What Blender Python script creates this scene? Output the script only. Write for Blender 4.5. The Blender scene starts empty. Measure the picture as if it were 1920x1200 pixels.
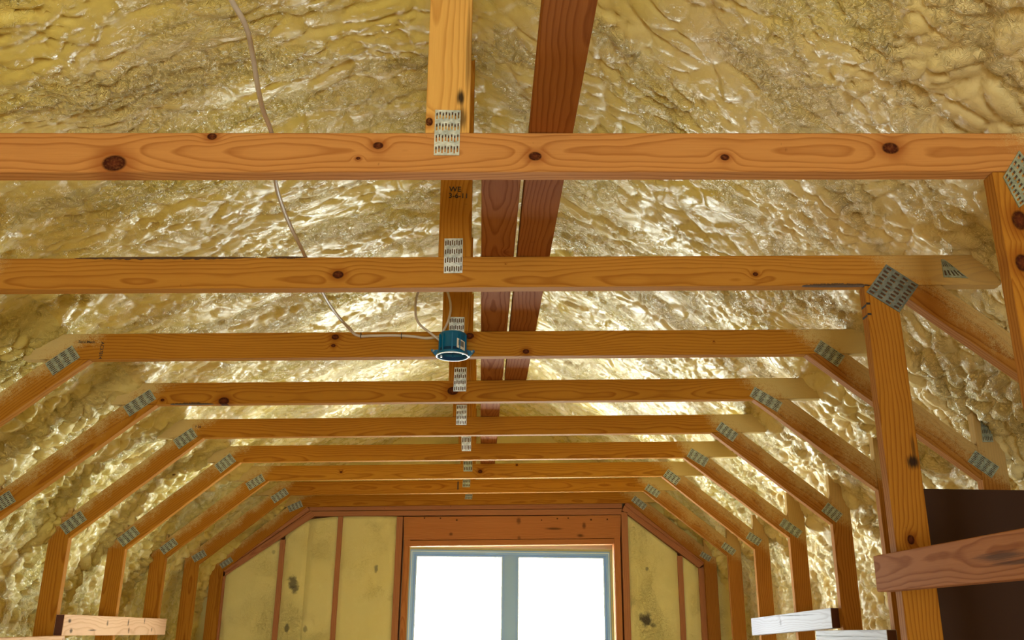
import bpy, bmesh, math, random
import numpy as np
from mathutils import Vector, Matrix
random.seed(7); rng = np.random.default_rng(11)

# ------------------------------------------------------------------ camera, sky, exposure
EYE = 1.55
FPX = 1707.58
CR = np.array([0.9994, -0.0333, 0.0091]); CU = np.array([-0.0193, -0.3197, 0.9473]); CF = np.array([0.0287, 0.9469, 0.3201])
CAM = np.array([0.0438, 0.0, EYE])
scene = bpy.context.scene
col = scene.collection
cam_data = bpy.data.cameras.new('camera'); cam = bpy.data.objects.new('camera', cam_data); col.objects.link(cam)
cam_data.sensor_width = 36; cam_data.lens = 36 * FPX / 1920; cam_data.clip_start = 0.02
cf = Vector(CF).normalized(); cr = (Vector(CR) - cf * cf.dot(Vector(CR))).normalized(); cu = cr.cross(cf)
cam.matrix_world = Matrix.Translation(Vector(CAM)) @ Matrix((cr, cu, -cf)).transposed().to_4x4()
scene.camera = cam

W_STRENGTH = 29.0
world = bpy.data.worlds.new('overcast_sky'); scene.world = world; world.use_nodes = True
wn = world.node_tree.nodes; wn['Background'].inputs[0].default_value = (0.90, 1.0, 0.93, 1); wn['Background'].inputs[1].default_value = W_STRENGTH
scene.view_settings.view_transform = 'Standard'; scene.view_settings.look = 'None'
scene.view_settings.gamma = 1.0; scene.view_settings.use_curve_mapping = False
scene.view_settings.exposure = 0.2

def portal(name, loc, rot, sx, sy):
    l = bpy.data.lights.new(name, 'AREA'); l.shape = 'RECTANGLE'; l.size = sx; l.size_y = sy
    l.cycles.is_portal = True
    o = bpy.data.objects.new(name, l); o.location = loc; o.rotation_euler = rot; col.objects.link(o); return o
def area(name, loc, rot, sx, sy, power, color):
    l = bpy.data.lights.new(name, 'AREA'); l.shape = 'RECTANGLE'; l.size = sx; l.size_y = sy
    l.energy = power; l.color = color
    o = bpy.data.objects.new(name, l); o.location = loc; o.rotation_euler = rot; col.objects.link(o); return o
portal('gable_window_portal', (0.25, 7.14, 1.30), (math.radians(-90), 0, 0), 1.52, 1.60)
portal('rear_opening_portal', (0.1, -3.05, 1.35), (math.radians(90), 0, 0), 1.0, 1.2)
# unseen fill lamp added behind the camera to light the timber fronts
area('rear_fill_light', (-0.7, -2.6, 1.0), (math.radians(97), 0, 0), 0.9, 0.6, 24, (1.0, 0.84, 0.60))

# ------------------------------------------------------------------ measured truss set
SK = -0.0060; TILT = 0.02464; H0 = 0.8708; TH = 0.089; TK = 0.038
D = {1: 1.6472, 2: 2.3056, 3: 2.9682, 4: 3.6224, 5: 4.3005, 6: 4.9762, 7: 5.6304, 8: 6.2746, 9: 6.905}
YW = 6.955
def zb(x): return H0 + TILT * x                     # underside of the tie beams, above eye level
def ray(px, py): return CF + (px - 960) / FPX * CR - (py - 600) / FPX * CU
def onT(Y, px, py):                                  # point on a truss plane (x, z above eye)
    v = ray(px, py); t = (Y + SK * CAM[0]) / (v[1] - SK * v[0]); return CAM[0] + t * v[0], t * v[2]
def onZ(Z, px, py):
    v = ray(px, py); t = Z / v[2]; return Vector((CAM[0] + t * v[0], t * v[1], Z + EYE))
def onY(Y, px, py):
    v = ray(px, py); t = Y / v[1]; return Vector((CAM[0] + t * v[0], Y, t * v[2] + EYE))

# ------------------------------------------------------------------ helpers
def tag(o, label=None, cat=None, group=None, kind=None):
    if label: o['label'] = label
    if cat: o['category'] = cat
    if group: o['group'] = group
    if kind: o['kind'] = kind
    return o
def empty(name, loc, rz=0.0):
    o = bpy.data.objects.new(name, None); o.location = loc; o.rotation_euler = (0, 0, rz); o.empty_display_size = .1
    col.objects.link(o); return o
def link_bm(name, bm, mat, parent=None, smooth=False):
    me = bpy.data.meshes.new(name); bm.to_mesh(me); bm.free()
    for m in (mat if isinstance(mat, (list, tuple)) else [mat]): me.materials.append(m)
    if smooth:
        for p in me.polygons: p.use_smooth = True
    o = bpy.data.objects.new(name, me); col.objects.link(o)
    if parent: o.parent = parent
    return o
WID = [0.0]
def timber(name, poly, y0, y1, mat, parent=None, axis=None, org=None, bevel=0.0018, wid=None, plane='xz', rough=0.0):
    """Extruded timber. poly = outline in the plane, y0..y1 = thickness. Grain attributes follow `axis`."""
    bm = bmesh.new()
    def P(a, b, c): return (a, c, b) if plane == 'xz' else ((c, a, b) if plane == 'yz' else (a, b, c))
    f = [bm.verts.new(P(a, b, y0)) for a, b in poly]; g = [bm.verts.new(P(a, b, y1)) for a, b in poly]
    n = len(poly); bm.faces.new(f[::-1]); bm.faces.new(g)
    for i in range(n): bm.faces.new((f[i], f[(i + 1) % n], g[(i + 1) % n], g[i]))
    bmesh.ops.recalc_face_normals(bm, faces=bm.faces)
    if bevel: bmesh.ops.bevel(bm, geom=list(bm.edges), offset=bevel, segments=1, affect='EDGES')
    if axis is None:
        best = max(range(n), key=lambda i: math.dist(poly[i], poly[(i + 1) % n]))
        a, b = poly[best], poly[(best + 1) % n]; axis = (b[0] - a[0], b[1] - a[1])
    L = math.hypot(*axis); ax = (axis[0] / L, axis[1] / L)
    if org is None: org = poly[0]
    if wid is None: WID[0] += 1.37; wid = WID[0]
    me = bpy.data.meshes.new(name); bm.to_mesh(me); bm.free(); me.materials.append(mat)
    N = len(me.vertices); co = np.empty(N * 3); me.vertices.foreach_get('co', co); co = co.reshape(-1, 3)
    if plane == 'xz': A, B, Cc = co[:, 0], co[:, 2], co[:, 1]
    elif plane == 'yz': A, B, Cc = co[:, 1], co[:, 2], co[:, 0]
    else: A, B, Cc = co[:, 0], co[:, 1], co[:, 2]
    u = (A - org[0]) * ax[0] + (B - org[1]) * ax[1]; v = -(A - org[0]) * ax[1] + (B - org[1]) * ax[0]
    g3 = np.stack([u, v, Cc - y0], 1).astype(np.float32)
    at = me.attributes.new('grain', 'FLOAT_VECTOR', 'POINT'); at.data.foreach_set('vector', g3.ravel())
    at = me.attributes.new('wid', 'FLOAT', 'POINT'); at.data.foreach_set('value', np.full(N, wid, np.float32))
    o = bpy.data.objects.new(name, me); col.objects.link(o)
    if parent: o.parent = parent
    return o
def box_bm(bm, x0, x1, y0, y1, z0, z1, bevel=0):
    r = bmesh.ops.create_cube(bm, size=1); vs = r['verts']
    for v in vs: v.co = Vector(((x0 + x1) / 2 + v.co.x * (x1 - x0), (y0 + y1) / 2 + v.co.y * (y1 - y0), (z0 + z1) / 2 + v.co.z * (z1 - z0)))
    if bevel: bmesh.ops.bevel(bm, geom=list({e for v in vs for e in v.link_edges}), offset=bevel, segments=2, affect='EDGES')
def box(name, x0, x1, y0, y1, z0, z1, mat, parent=None, bevel=0):
    bm = bmesh.new(); box_bm(bm, x0, x1, y0, y1, z0, z1, bevel); return link_bm(name, bm, mat, parent)

# ------------------------------------------------------------------ node helpers
class NT:
    def __init__(s, name):
        s.m = bpy.data.materials.new(name); s.m.use_nodes = True; s.t = s.m.node_tree
        s.b = s.t.nodes['Principled BSDF']; s.out = s.t.nodes['Material Output']
    def n(s, typ, **kw):
        o = s.t.nodes.new(typ)
        for k, v in kw.items(): setattr(o, k, v)
        return o
    def put(s, sock, val):
        if isinstance(val, bpy.types.NodeSocket): s.t.links.new(val, sock)
        elif val is not None: sock.default_value = val
    def math(s, op, a, b=None, c=None, clamp=False):
        o = s.n('ShaderNodeMath', operation=op, use_clamp=clamp); s.put(o.inputs[0], a)
        if b is not None: s.put(o.inputs[1], b)
        if c is not None: s.put(o.inputs[2], c)
        return o.outputs[0]
    def vmath(s, op, a, b=None):
        o = s.n('ShaderNodeVectorMath', operation=op); s.put(o.inputs[0], a)
        if b is not None: s.put(o.inputs[1], b)
        return o.outputs['Value'] if op in ('LENGTH', 'DISTANCE', 'DOT_PRODUCT') else o.outputs[0]
    def noise(s, vec, scale, detail=2, rough=.5, w=None, dist=0.0):
        o = s.n('ShaderNodeTexNoise', noise_dimensions='4D' if w is not None else '3D')
        s.put(o.inputs['Vector'], vec); o.inputs['Scale'].default_value = scale; o.inputs['Detail'].default_value = detail
        o.inputs['Roughness'].default_value = rough; o.inputs['Distortion'].default_value = dist
        if w is not None: s.put(o.inputs['W'], w)
        return o.outputs['Fac']
    def mr(s, v, a, b, c=0.0, d=1.0, smooth=True):
        o = s.n('ShaderNodeMapRange', interpolation_type='SMOOTHSTEP' if smooth else 'LINEAR')
        s.put(o.inputs[0], v); o.inputs[1].default_value = a; o.inputs[2].default_value = b; o.inputs[3].default_value = c; o.inputs[4].default_value = d
        return o.outputs[0]
    def mix(s, f, a, b):
        o = s.n('ShaderNodeMix', data_type='RGBA'); s.put(o.inputs[0], f); s.put(o.inputs[6], a); s.put(o.inputs[7], b); return o.outputs[2]
    def ramp(s, f, stops):
        o = s.n('ShaderNodeValToRGB'); s.put(o.inputs[0], f); e = o.color_ramp.elements
        while len(e) < len(stops): e.new(.5)
        for i, (p, c) in enumerate(stops): e[i].position = p; e[i].color = (*c, 1) if len(c) == 3 else c
        return o.outputs[0]
    def comb(s, x, y, z):
        o = s.n('ShaderNodeCombineXYZ'); s.put(o.inputs[0], x); s.put(o.inputs[1], y); s.put(o.inputs[2], z); return o.outputs[0]
    def sep(s, v):
        o = s.n('ShaderNodeSeparateXYZ'); s.put(o.inputs[0], v); return o.outputs
    def bump(s, h, strength, dist, normal=None):
        o = s.n('ShaderNodeBump'); o.inputs['Strength'].default_value = strength; o.inputs['Distance'].default_value = dist
        s.put(o.inputs['Height'], h)
        if normal is not None: s.put(o.inputs['Normal'], normal)
        return o.outputs[0]

FOAM_DUST = (0.62, 0.47, 0.20, 1)
def wood_mat(name, light, dark, knots=(), spray=True, rand_knots=True, sat_noise=.5, rough=.68, dirt=0.0, spray_amt=1.0, stains=()):
    M = NT(name)
    ga = M.n('ShaderNodeAttribute', attribute_name='grain').outputs['Vector']
    wid = M.n('ShaderNodeAttribute', attribute_name='wid').outputs['Fac']
    u, v, w = M.sep(ga)
    # knot field
    kd = None                                         # soft distance (0 in the knot centre)
    for (ku, kv, kr) in knots:
        dx = M.math('MULTIPLY', M.math('SUBTRACT', u, ku), .75 / kr); dy = M.math('MULTIPLY', M.math('SUBTRACT', v, kv), 1 / kr)
        dd = M.math('SQRT', M.math('ADD', M.math('MULTIPLY', dx, dx), M.math('MULTIPLY', dy, dy)))
        kd = dd if kd is None else M.math('MINIMUM', kd, dd)
    if rand_knots:
        vo = M.n('ShaderNodeTexVoronoi', voronoi_dimensions='3D')
        M.put(vo.inputs['Vector'], M.comb(M.math('MULTIPLY', u, 1.9), M.math('MULTIPLY', v, 3.2), wid)); vo.inputs['Scale'].default_value = 1.0
        cr_ = M.sep(vo.outputs['Color'])[0]
        rd = M.math('DIVIDE', vo.outputs['Distance'], M.mr(cr_, .25, 1.0, .02, .085, smooth=False))
        kd = rd if kd is None else M.math('MINIMUM', kd, rd)
    # ring field
    wob = M.noise(M.comb(M.math('MULTIPLY', u, 1.0), M.math('MULTIPLY', v, 2.0), 0.0), 1.5, 2, .5, w=wid)
    wob2 = M.noise(M.comb(M.math('MULTIPLY', u, 3.0), M.math('MULTIPLY', v, 9.0), M.math('MULTIPLY', w, 9.0)), 1.6, 2, .55, w=wid)
    pc = M.mr(M.noise(M.comb(wid, 0.3, 0.7), 3.1, 0), .3, .7, -.02, .11, smooth=False)
    dv = M.math('SUBTRACT', v, pc); dw = M.math('ADD', w, .028)
    R = M.math('SQRT', M.math('ADD', M.math('MULTIPLY', dv, dv), M.math('MULTIPLY', dw, dw)))
    R = M.math('ADD', R, M.math('MULTIPLY', wob, .085)); R = M.math('ADD', R, M.math('MULTIPLY', wob2, .018))
    if kd is not None:
        kb = M.math('MULTIPLY', M.math('EXPONENT', M.math('MULTIPLY', M.math('MULTIPLY', kd, kd), -.16)), .016)
        R = M.math('ADD', R, kb)
    fr = M.math('FRACT', M.math('MULTIPLY', R, 105))
    ring = M.ramp(fr, [(0.0, (0, 0, 0)), (.55, (.18, .18, .18)), (.86, (.95, .95, .95)), (.92, (.7, .7, .7)), (1.0, (0, 0, 0))])
    fib = M.noise(M.comb(M.math('MULTIPLY', u, 5.0), M.math('MULTIPLY', v, 160.0), M.math('MULTIPLY', w, 160.0)), 2.2, 3, .6, w=wid)
    tone = M.noise(M.comb(M.math('MULTIPLY', u, 1.3), M.math('MULTIPLY', v, 8.0), 0.0), 1.7, 3, .6, w=wid)
    f = M.math('ADD', M.math('MULTIPLY', ring, .68), M.math('MULTIPLY', M.math('SUBTRACT', fib, .5), .55))
    f = M.math('ADD', f, M.math('MULTIPLY', M.math('SUBTRACT', tone, .5), sat_noise), clamp=True)
    c = M.mix(f, (*light, 1), (*dark, 1))
    if kd is not None:
        kcore = M.mr(kd, .78, 1.08, 1.0, 0.0); khalo = M.mr(kd, .9, 2.6, .55, 0.0)
        c = M.mix(khalo, c, (dark[0] * .85, dark[1] * .62, dark[2] * .5, 1))
        kc = M.mix(M.mr(kd, 0.0, .95, 0, 1), (.10, .022, .008, 1), (.035, .008, .004, 1))
        kn = M.noise(ga, 160, 2, .6)
        c = M.mix(M.math('MULTIPLY', kcore, M.mr(kn, .25, .6, .75, 1.0)), c, kc)
    # handling dirt and pin marks
    dn = M.noise(M.comb(M.math('MULTIPLY', u, 2.0), v, w), 26, 3, .65, w=wid)
    c = M.mix(M.mr(dn, .68, .80, 0, .55 + dirt), c, (.05, .022, .01, 1))
    for (su, sv, ru, rv, amt) in stains:
        dx = M.math('MULTIPLY', M.math('SUBTRACT', u, su), 1 / ru); dy = M.math('MULTIPLY', M.math('SUBTRACT', v, sv), 1 / rv)
        dd = M.math('SQRT', M.math('ADD', M.math('MULTIPLY', dx, dx), M.math('MULTIPLY', dy, dy)))
        dd = M.math('ADD', dd, M.math('MULTIPLY', M.math('SUBTRACT', fib, .5), 1.6))
        c = M.mix(M.mr(dd, .3, 1.25, amt, 0), c, (.02, .012, .009, 1))
    ro = M.math('ADD', rough, M.math('MULTIPLY', f, .12))
    hgt = M.math('ADD', M.math('MULTIPLY', f, -.35), M.math('MULTIPLY', fib, .6))
    if spray:
        oc = M.n('ShaderNodeTexCoord').outputs['Object']; ox, oy, oz = M.sep(oc)
        dd = M.math('MULTIPLY', M.math('ADD', M.math('SUBTRACT', oz, H0 + EYE), M.math('MULTIPLY', M.math('SUBTRACT', M.math('ABSOLUTE', M.math('ADD', ox, .035)), 1.22), .8)), .78)
        big = M.noise(oc, 9, 2, .5, w=wid); fine = M.math('ADD', M.math('MULTIPLY', M.noise(oc, 340, 2, .65), .6), M.math('MULTIPLY', M.noise(oc, 70, 3, .7), .4))
        dd = M.math('ADD', dd, M.math('MULTIPLY', M.math('SUBTRACT', big, .5), .12))
        s_ = M.math('ADD', M.mr(dd, -.02, .15, .0, 1.15, smooth=False), M.math('MULTIPLY', M.math('SUBTRACT', fine, .5), 2.0))
        sp = M.math('MULTIPLY', M.mr(s_, .2, .75, 0, .92), M.math('MULTIPLY', M.mr(dd, -.01, .05), spray_amt))
        c = M.mix(sp, c, FOAM_DUST); ro = M.math('ADD', ro, M.math('MULTIPLY', sp, .25))
        hgt = M.math('ADD', hgt, M.math('MULTIPLY', M.math('MULTIPLY', sp, fine), 2.5))
    M.put(M.b.inputs['Base Color'], c); M.put(M.b.inputs['Roughness'], ro); M.b.inputs['Specular IOR Level'].default_value = .04
    M.put(M.b.inputs['Normal'], M.bump(hgt, .35, .0012))
    return M.m

def plain(name, color, rough=.5, metal=0.0, spec=.5, bump=None, var=None):
    M = NT(name)
    c = (*color, 1)
    oc = M.n('ShaderNodeTexCoord').outputs['Object']
    if var:
        c = M.mix(M.noise(oc, var[0], 3, .6), c, (*var[1], 1))
        M.put(M.b.inputs['Base Color'], c)
    else: M.b.inputs['Base Color'].default_value = c
    M.b.inputs['Roughness'].default_value = rough; M.b.inputs['Metallic'].default_value = metal; M.b.inputs['Specular IOR Level'].default_value = spec
    if bump: M.put(M.b.inputs['Normal'], M.bump(M.noise(oc, bump[0], 4, .6), bump[1], bump[2]))
    return M.m

PINE_L, PINE_D = (0.45, 0.19, 0.020), (0.23, 0.064, 0.006)
NEAR_L, NEAR_D = (0.56, 0.245, 0.070), (0.31, 0.098, 0.020)
def ku(k, px, py):                                   # knot coordinates on a tie beam's front
    x, z = onT(D[k], px, py); L = math.hypot(1, TILT); return ((x + 1.5) / L, (z - zb(x)))
def tie_knots(k, lst): return [(*ku(k, px, py), r) for px, py, r in lst]
wood_tie = {
    1: wood_mat('pine_nearest_tie', NEAR_L, NEAR_D, tie_knots(1, [(215, 306, .019), (711, 273, .0085), (1005, 293, .0105), (1361, 295, .0075), (1672, 278, .014), (400, 256, .008), (673, 297, .0035)]), rand_knots=False, sat_noise=.35),
    2: wood_mat('pine_second_tie', (0.50, 0.22, .034), (.27, .080, .010), tie_knots(2, [(635, 515, .012), (1418, 514, .006), (1330, 0, .001), (950, 495, .001)]), rand_knots=False, sat_noise=.4, spray_amt=.55),
    3: wood_mat('pine_box_tie', PINE_L, PINE_D, tie_knots(3, [(630, 632, .010), (626, 648, .006), (987, 659, .009), (882, 630, .012), (1340, 640, .002)]), rand_knots=False),
    4: wood_mat('pine_fourth_tie', PINE_L, PINE_D, tie_knots(4, [(420, 752, .017), (850, 733, .018), (305, 750, .006)]), rand_knots=False),
    7: wood_mat('pine_far_tie', (0.47, 0.21, .024), (.24, .074, .007), tie_knots(7, [(901, 884, .011), (970, 872, .005), (640, 885, .006)]), rand_knots=False)}
wood_frame = wood_mat('pine_framing', PINE_L, PINE_D)
wood_side = wood_mat('pine_braces', (0.38, 0.155, .028), (.185, .052, .007), spray_amt=.58)
wood_king1 = wood_mat('pine_near_king_post', (.74, .40, .105), (.50, .22, .045), spray=False, rand_knots=False, knots=[(.026, .083, .008)], stains=[(.085, .020, .020, .009, .95), (.035, .017, .03, .012, .75), (.2, .006, .12, .007, .5)])
wood_king = wood_mat('pine_king_posts', (.48, .205, .026), (.26, .080, .007), spray=False, rand_knots=False)
wood_red = wood_mat('fir_bridging_plank', (.36, .125, .028), (.19, .052, .011), spray=False, dirt=.2)
def kpx(k, px, py):
    x, z = onT(D[k], px, py); return (z + EYE, 1.0777 - x)
wood_post1 = wood_mat('pine_nearest_post', (.45, .185, .024), (.23, .064, .007), spray=False, rand_knots=False, knots=[(*kpx(1, 1912, 413), .017), (*kpx(1, 1917, 493), .015), (*kpx(1, 1900, 700), .010)])
wood_post = wood_mat('pine_near_post', (.42, .17, .020), (.20, .053, .006), spray=False, rand_knots=False, knots=[(*kpx(2, 1708, 1012), .0095)], stains=[(*kpx(2, 1712, 866), .020, .020, .95), (*kpx(2, 1664, 920), .022, .004, .95), (*kpx(2, 1712, 838), .035, .006, .6)])
wood_gable = wood_mat('gable_framing_stained_by_spray', (.46, .20, .090), (.29, .10, .045), spray=False, rand_knots=False, dirt=.3, rough=.6)
wood_header = wood_mat('gable_header_lumber', (.52, .21, .070), (.30, .095, .028), spray=False, rough=.6, rand_knots=False,
    stains=[((px - 757) * .0041, (1013 - py) * .0041, rx, rz, am) for px, py, rx, rz, am in ((965, 976, .018, .030, .6), (1085, 983, .016, .028, .6), (1078, 1001, .03, .012, .7), (1030, 989, .07, .010, .7), (842, 1001, .016, .014, .6), (966, 1006, .015, .016, .5),
    (793, 973, .007, .007, .9), (822, 973, .007, .007, .9), (852, 976, .009, .008, .9), (1036, 971, .008, .007, .9), (1056, 970, .007, .007, .9), (1098, 972, .008, .008, .9), (1128, 971, .007, .007, .9), (1007, 974, .006, .006, .9))])
wood_pale = wood_mat('pale_nailer_board', (.78, .50, .31), (.60, .33, .18), spray=False, rand_knots=False, dirt=.25, rough=.7,
    stains=[(.06, .062, .020, .010, .9), (.09, .02, .016, .012, .8), (.33, .022, .05, .004, .9), (.50, .055, .012, .014, .7), (.78, .060, .010, .02, .8), (.80, .02, .012, .016, .7), (1.02, .070, .008, .018, .8), (1.15, .022, .012, .012, .6)])
wood_white = wood_mat('whitewood_nailer_board', (.42, .41, .50), (.30, .28, .33), spray=False, rand_knots=False, dirt=.3, rough=.5, stains=[(.55, .062, .42, .003, .8), (.75, .03, .02, .02, .4)])
wood_brown = wood_mat('weathered_nailer_board', (.42, .165, .055), (.22, .070, .022), spray=False, rand_knots=False, dirt=.2, rough=.7,
    stains=[(.12, .055, .10, .007, .8), (.30, .03, .16, .006, .7), (.09, .018, .07, .012, .55), (.42, .045, .10, .010, .7)])
wood_endgrain = plain('shaded_end_grain', (.06, .012, .006), .7, var=(60, (.10, .025, .012)))  # dark red end grain, deepened by the near ends' shadow put into the colour
ink = plain('black_ink', (.02, .014, .01), .7)

def galv(name, base, rough, dust):
    M = NT(name); oc = M.n('ShaderNodeTexCoord').outputs['Object']
    n1 = M.noise(oc, 55, 3, .6); n2 = M.noise(oc, 260, 2, .6)
    c = M.mix(M.mr(n1, .35, .65), (*base, 1), (base[0] * .62, base[1] * .66, base[2] * .68, 1))
    dd = M.mr(M.math('ADD', n2, dust - .5), .35, .75)
    c = M.mix(dd, c, (.36, .33, .17, 1))
    M.put(M.b.inputs['Base Color'], c); M.put(M.b.inputs['Metallic'], M.math('SUBTRACT', .85, M.math('MULTIPLY', dd, .8)))
    M.put(M.b.inputs['Roughness'], M.math('ADD', rough, M.math('MULTIPLY', dd, .4)))
    M.put(M.b.inputs['Normal'], M.bump(M.math('ADD', n1, n2), .5, .0015)); return M.m
galv_bright = galv('galvanised_plate', (.80, .86, .90), .38, .05)
galv_dusty = galv('galvanised_plate_dusted_with_foam', (.46, .52, .44), .5, .45)
galv_dark = galv('galvanised_plate_grey', (.30, .34, .33), .45, .22)

# ------------------------------------------------------------------ spray foam
def foam_mat(name, a, b, c3, r0=.15, r1=.50):
    M = NT(name); g = M.n('ShaderNodeNewGeometry'); p = g.outputs['Position']
    n1 = M.noise(p, 2.2, 3, .55); n2 = M.noise(p, 14, 3, .6); n3 = M.noise(p, 90, 3, .65)
    c = M.mix(M.mr(n1, .35, .68), (*a, 1), (*b, 1))
    c = M.mix(M.math('MULTIPLY', M.mr(n2, .5, .8), .6), c, (*c3, 1))
    px_, py_, pz_ = M.sep(p)                             # the later, beige batch of foam on the right, towards the viewer
    beige = M.mr(M.math('ADD', M.math('SUBTRACT', px_, M.math('MULTIPLY', M.math('SUBTRACT', py_, 2.0), .25)), M.math('MULTIPLY', M.math('SUBTRACT', n1, .5), 1.2)), .35, 1.15, 0, .75)
    c = M.mix(beige, c, (.84, .68, .37, 1))
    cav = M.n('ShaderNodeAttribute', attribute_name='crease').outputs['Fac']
    c = M.mix(M.math('MULTIPLY', M.mr(cav, .5, 1.0), .6), c, (a[0] * .60, a[1] * .42, a[2] * .2, 1))  # crease shadows painted into the colour as a brown tint
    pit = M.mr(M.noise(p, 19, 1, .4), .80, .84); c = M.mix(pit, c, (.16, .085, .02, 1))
    M.put(M.b.inputs['Base Color'], c)
    M.put(M.b.inputs['Roughness'], M.math('ADD', M.mr(n1, .3, .7, r0, r0 + .1), M.mr(n2, .35, .75, 0, r1 - r0 - .1)))
    M.b.inputs['Specular IOR Level'].default_value = .30
    gx, gy, gz = M.sep(p); sd = M.math('GREATER_THAN', gx, .05)
    cth = M.mr(sd, 0, 1, math.cos(.25), math.cos(.66)); sth = M.mr(sd, 0, 1, math.sin(.25), math.sin(.66))
    qq = M.math('ADD', M.math('MULTIPLY', gx, cth), M.math('MULTIPLY', gy, sth)); rr = M.math('SUBTRACT', M.math('MULTIPLY', gy, cth), M.math('MULTIPLY', gx, sth))
    st = M.comb(M.math('MULTIPLY', qq, .62), rr, gz)
    band = M.mr(M.noise(M.comb(M.math('MULTIPLY', qq, .9), M.math('MULTIPLY', rr, 3.2), gz), 1.9, 3, .6), .43, .66, .06, 1.0)
    vo = M.n('ShaderNodeTexVoronoi', feature='SMOOTH_F1'); M.put(vo.inputs['Vector'], M.vmath('ADD', st, M.vmath('SCALE', M.comb(n2, n2, n2), None)))
    vo.inputs['Scale'].default_value = 46; vo.inputs['Smoothness'].default_value = .15
    h = M.math('MULTIPLY', M.math('ADD', M.math('MULTIPLY', vo.outputs['Distance'], -1.0), M.math('MULTIPLY', n3, .12)), band)
    M.put(M.b.inputs['Normal'], M.bump(h, .8, .0075))
    return M.m
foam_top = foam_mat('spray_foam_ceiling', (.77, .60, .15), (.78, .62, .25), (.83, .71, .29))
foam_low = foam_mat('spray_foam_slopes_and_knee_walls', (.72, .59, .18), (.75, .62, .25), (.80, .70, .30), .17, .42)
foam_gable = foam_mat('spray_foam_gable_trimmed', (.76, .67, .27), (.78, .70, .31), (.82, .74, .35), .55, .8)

_perm = rng.permutation(4096); _g = rng.random((4096, 2)); _ang = rng.random(4096) * 2 * np.pi
def hsh(i, j, s): return _perm[(_perm[(i.astype(np.int64) + 131 * s) & 4095] + j.astype(np.int64)) & 4095]
def perlin(x, y, s=0):
    i = np.floor(x); j = np.floor(y); fx = x - i; fy = y - j
    def gr(a, b):
        t = _ang[hsh(i + a, j + b, s)]; return np.cos(t) * (fx - a) + np.sin(t) * (fy - b)
    w = fx * fx * fx * (fx * (fx * 6 - 15) + 10); h = fy * fy * fy * (fy * (fy * 6 - 15) + 10)
    a = gr(0, 0) + w * (gr(1, 0) - gr(0, 0)); b = gr(0, 1) + w * (gr(1, 1) - gr(0, 1)); return (a + h * (b - a)) * 1.4
def worley(x, y, s=0):
    i = np.floor(x); j = np.floor(y); f1 = np.full(x.shape, 9.0); f2 = np.full(x.shape, 9.0); sz = np.zeros(x.shape)
    for a in (-1, 0, 1):
        for b in (-1, 0, 1):
            h = hsh(i + a, j + b, s); g = _g[h]
            d = (i + a + g[..., 0] - x) ** 2 + (j + b + g[..., 1] - y) ** 2
            m = d < f1; f2 = np.where(m, f1, np.minimum(f2, d)); f1 = np.where(m, d, f1); sz = np.where(m, _g[(h + 7) & 4095][..., 0], sz)
    return np.sqrt(f1), np.sqrt(f2), sz
def puff(x, y, s):
    f1, f2, sz = worley(x, y, s)
    dome = np.sqrt(np.clip(1 - (f1 / .95) ** 2, 0, 1)); edge = np.clip((f2 - f1) * 3.2, 0, 1)
    return dome * (.35 + .65 * edge ** .5) * (.55 + .75 * sz), 1 - edge
prof = [(-2.12, -1.62), (-2.10, -.4), (-2.05, .22), (-1.93, .50), (-1.80, .66), (-1.44, .955), (-1.30, 1.04), (-.30, 1.53), (0, 1.62), (.30, 1.54),
        (1.26, 1.10), (1.40, 1.02), (1.76, .70), (1.90, .52), (2.0, .26), (2.05, -.4), (2.06, -1.62)]
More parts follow.
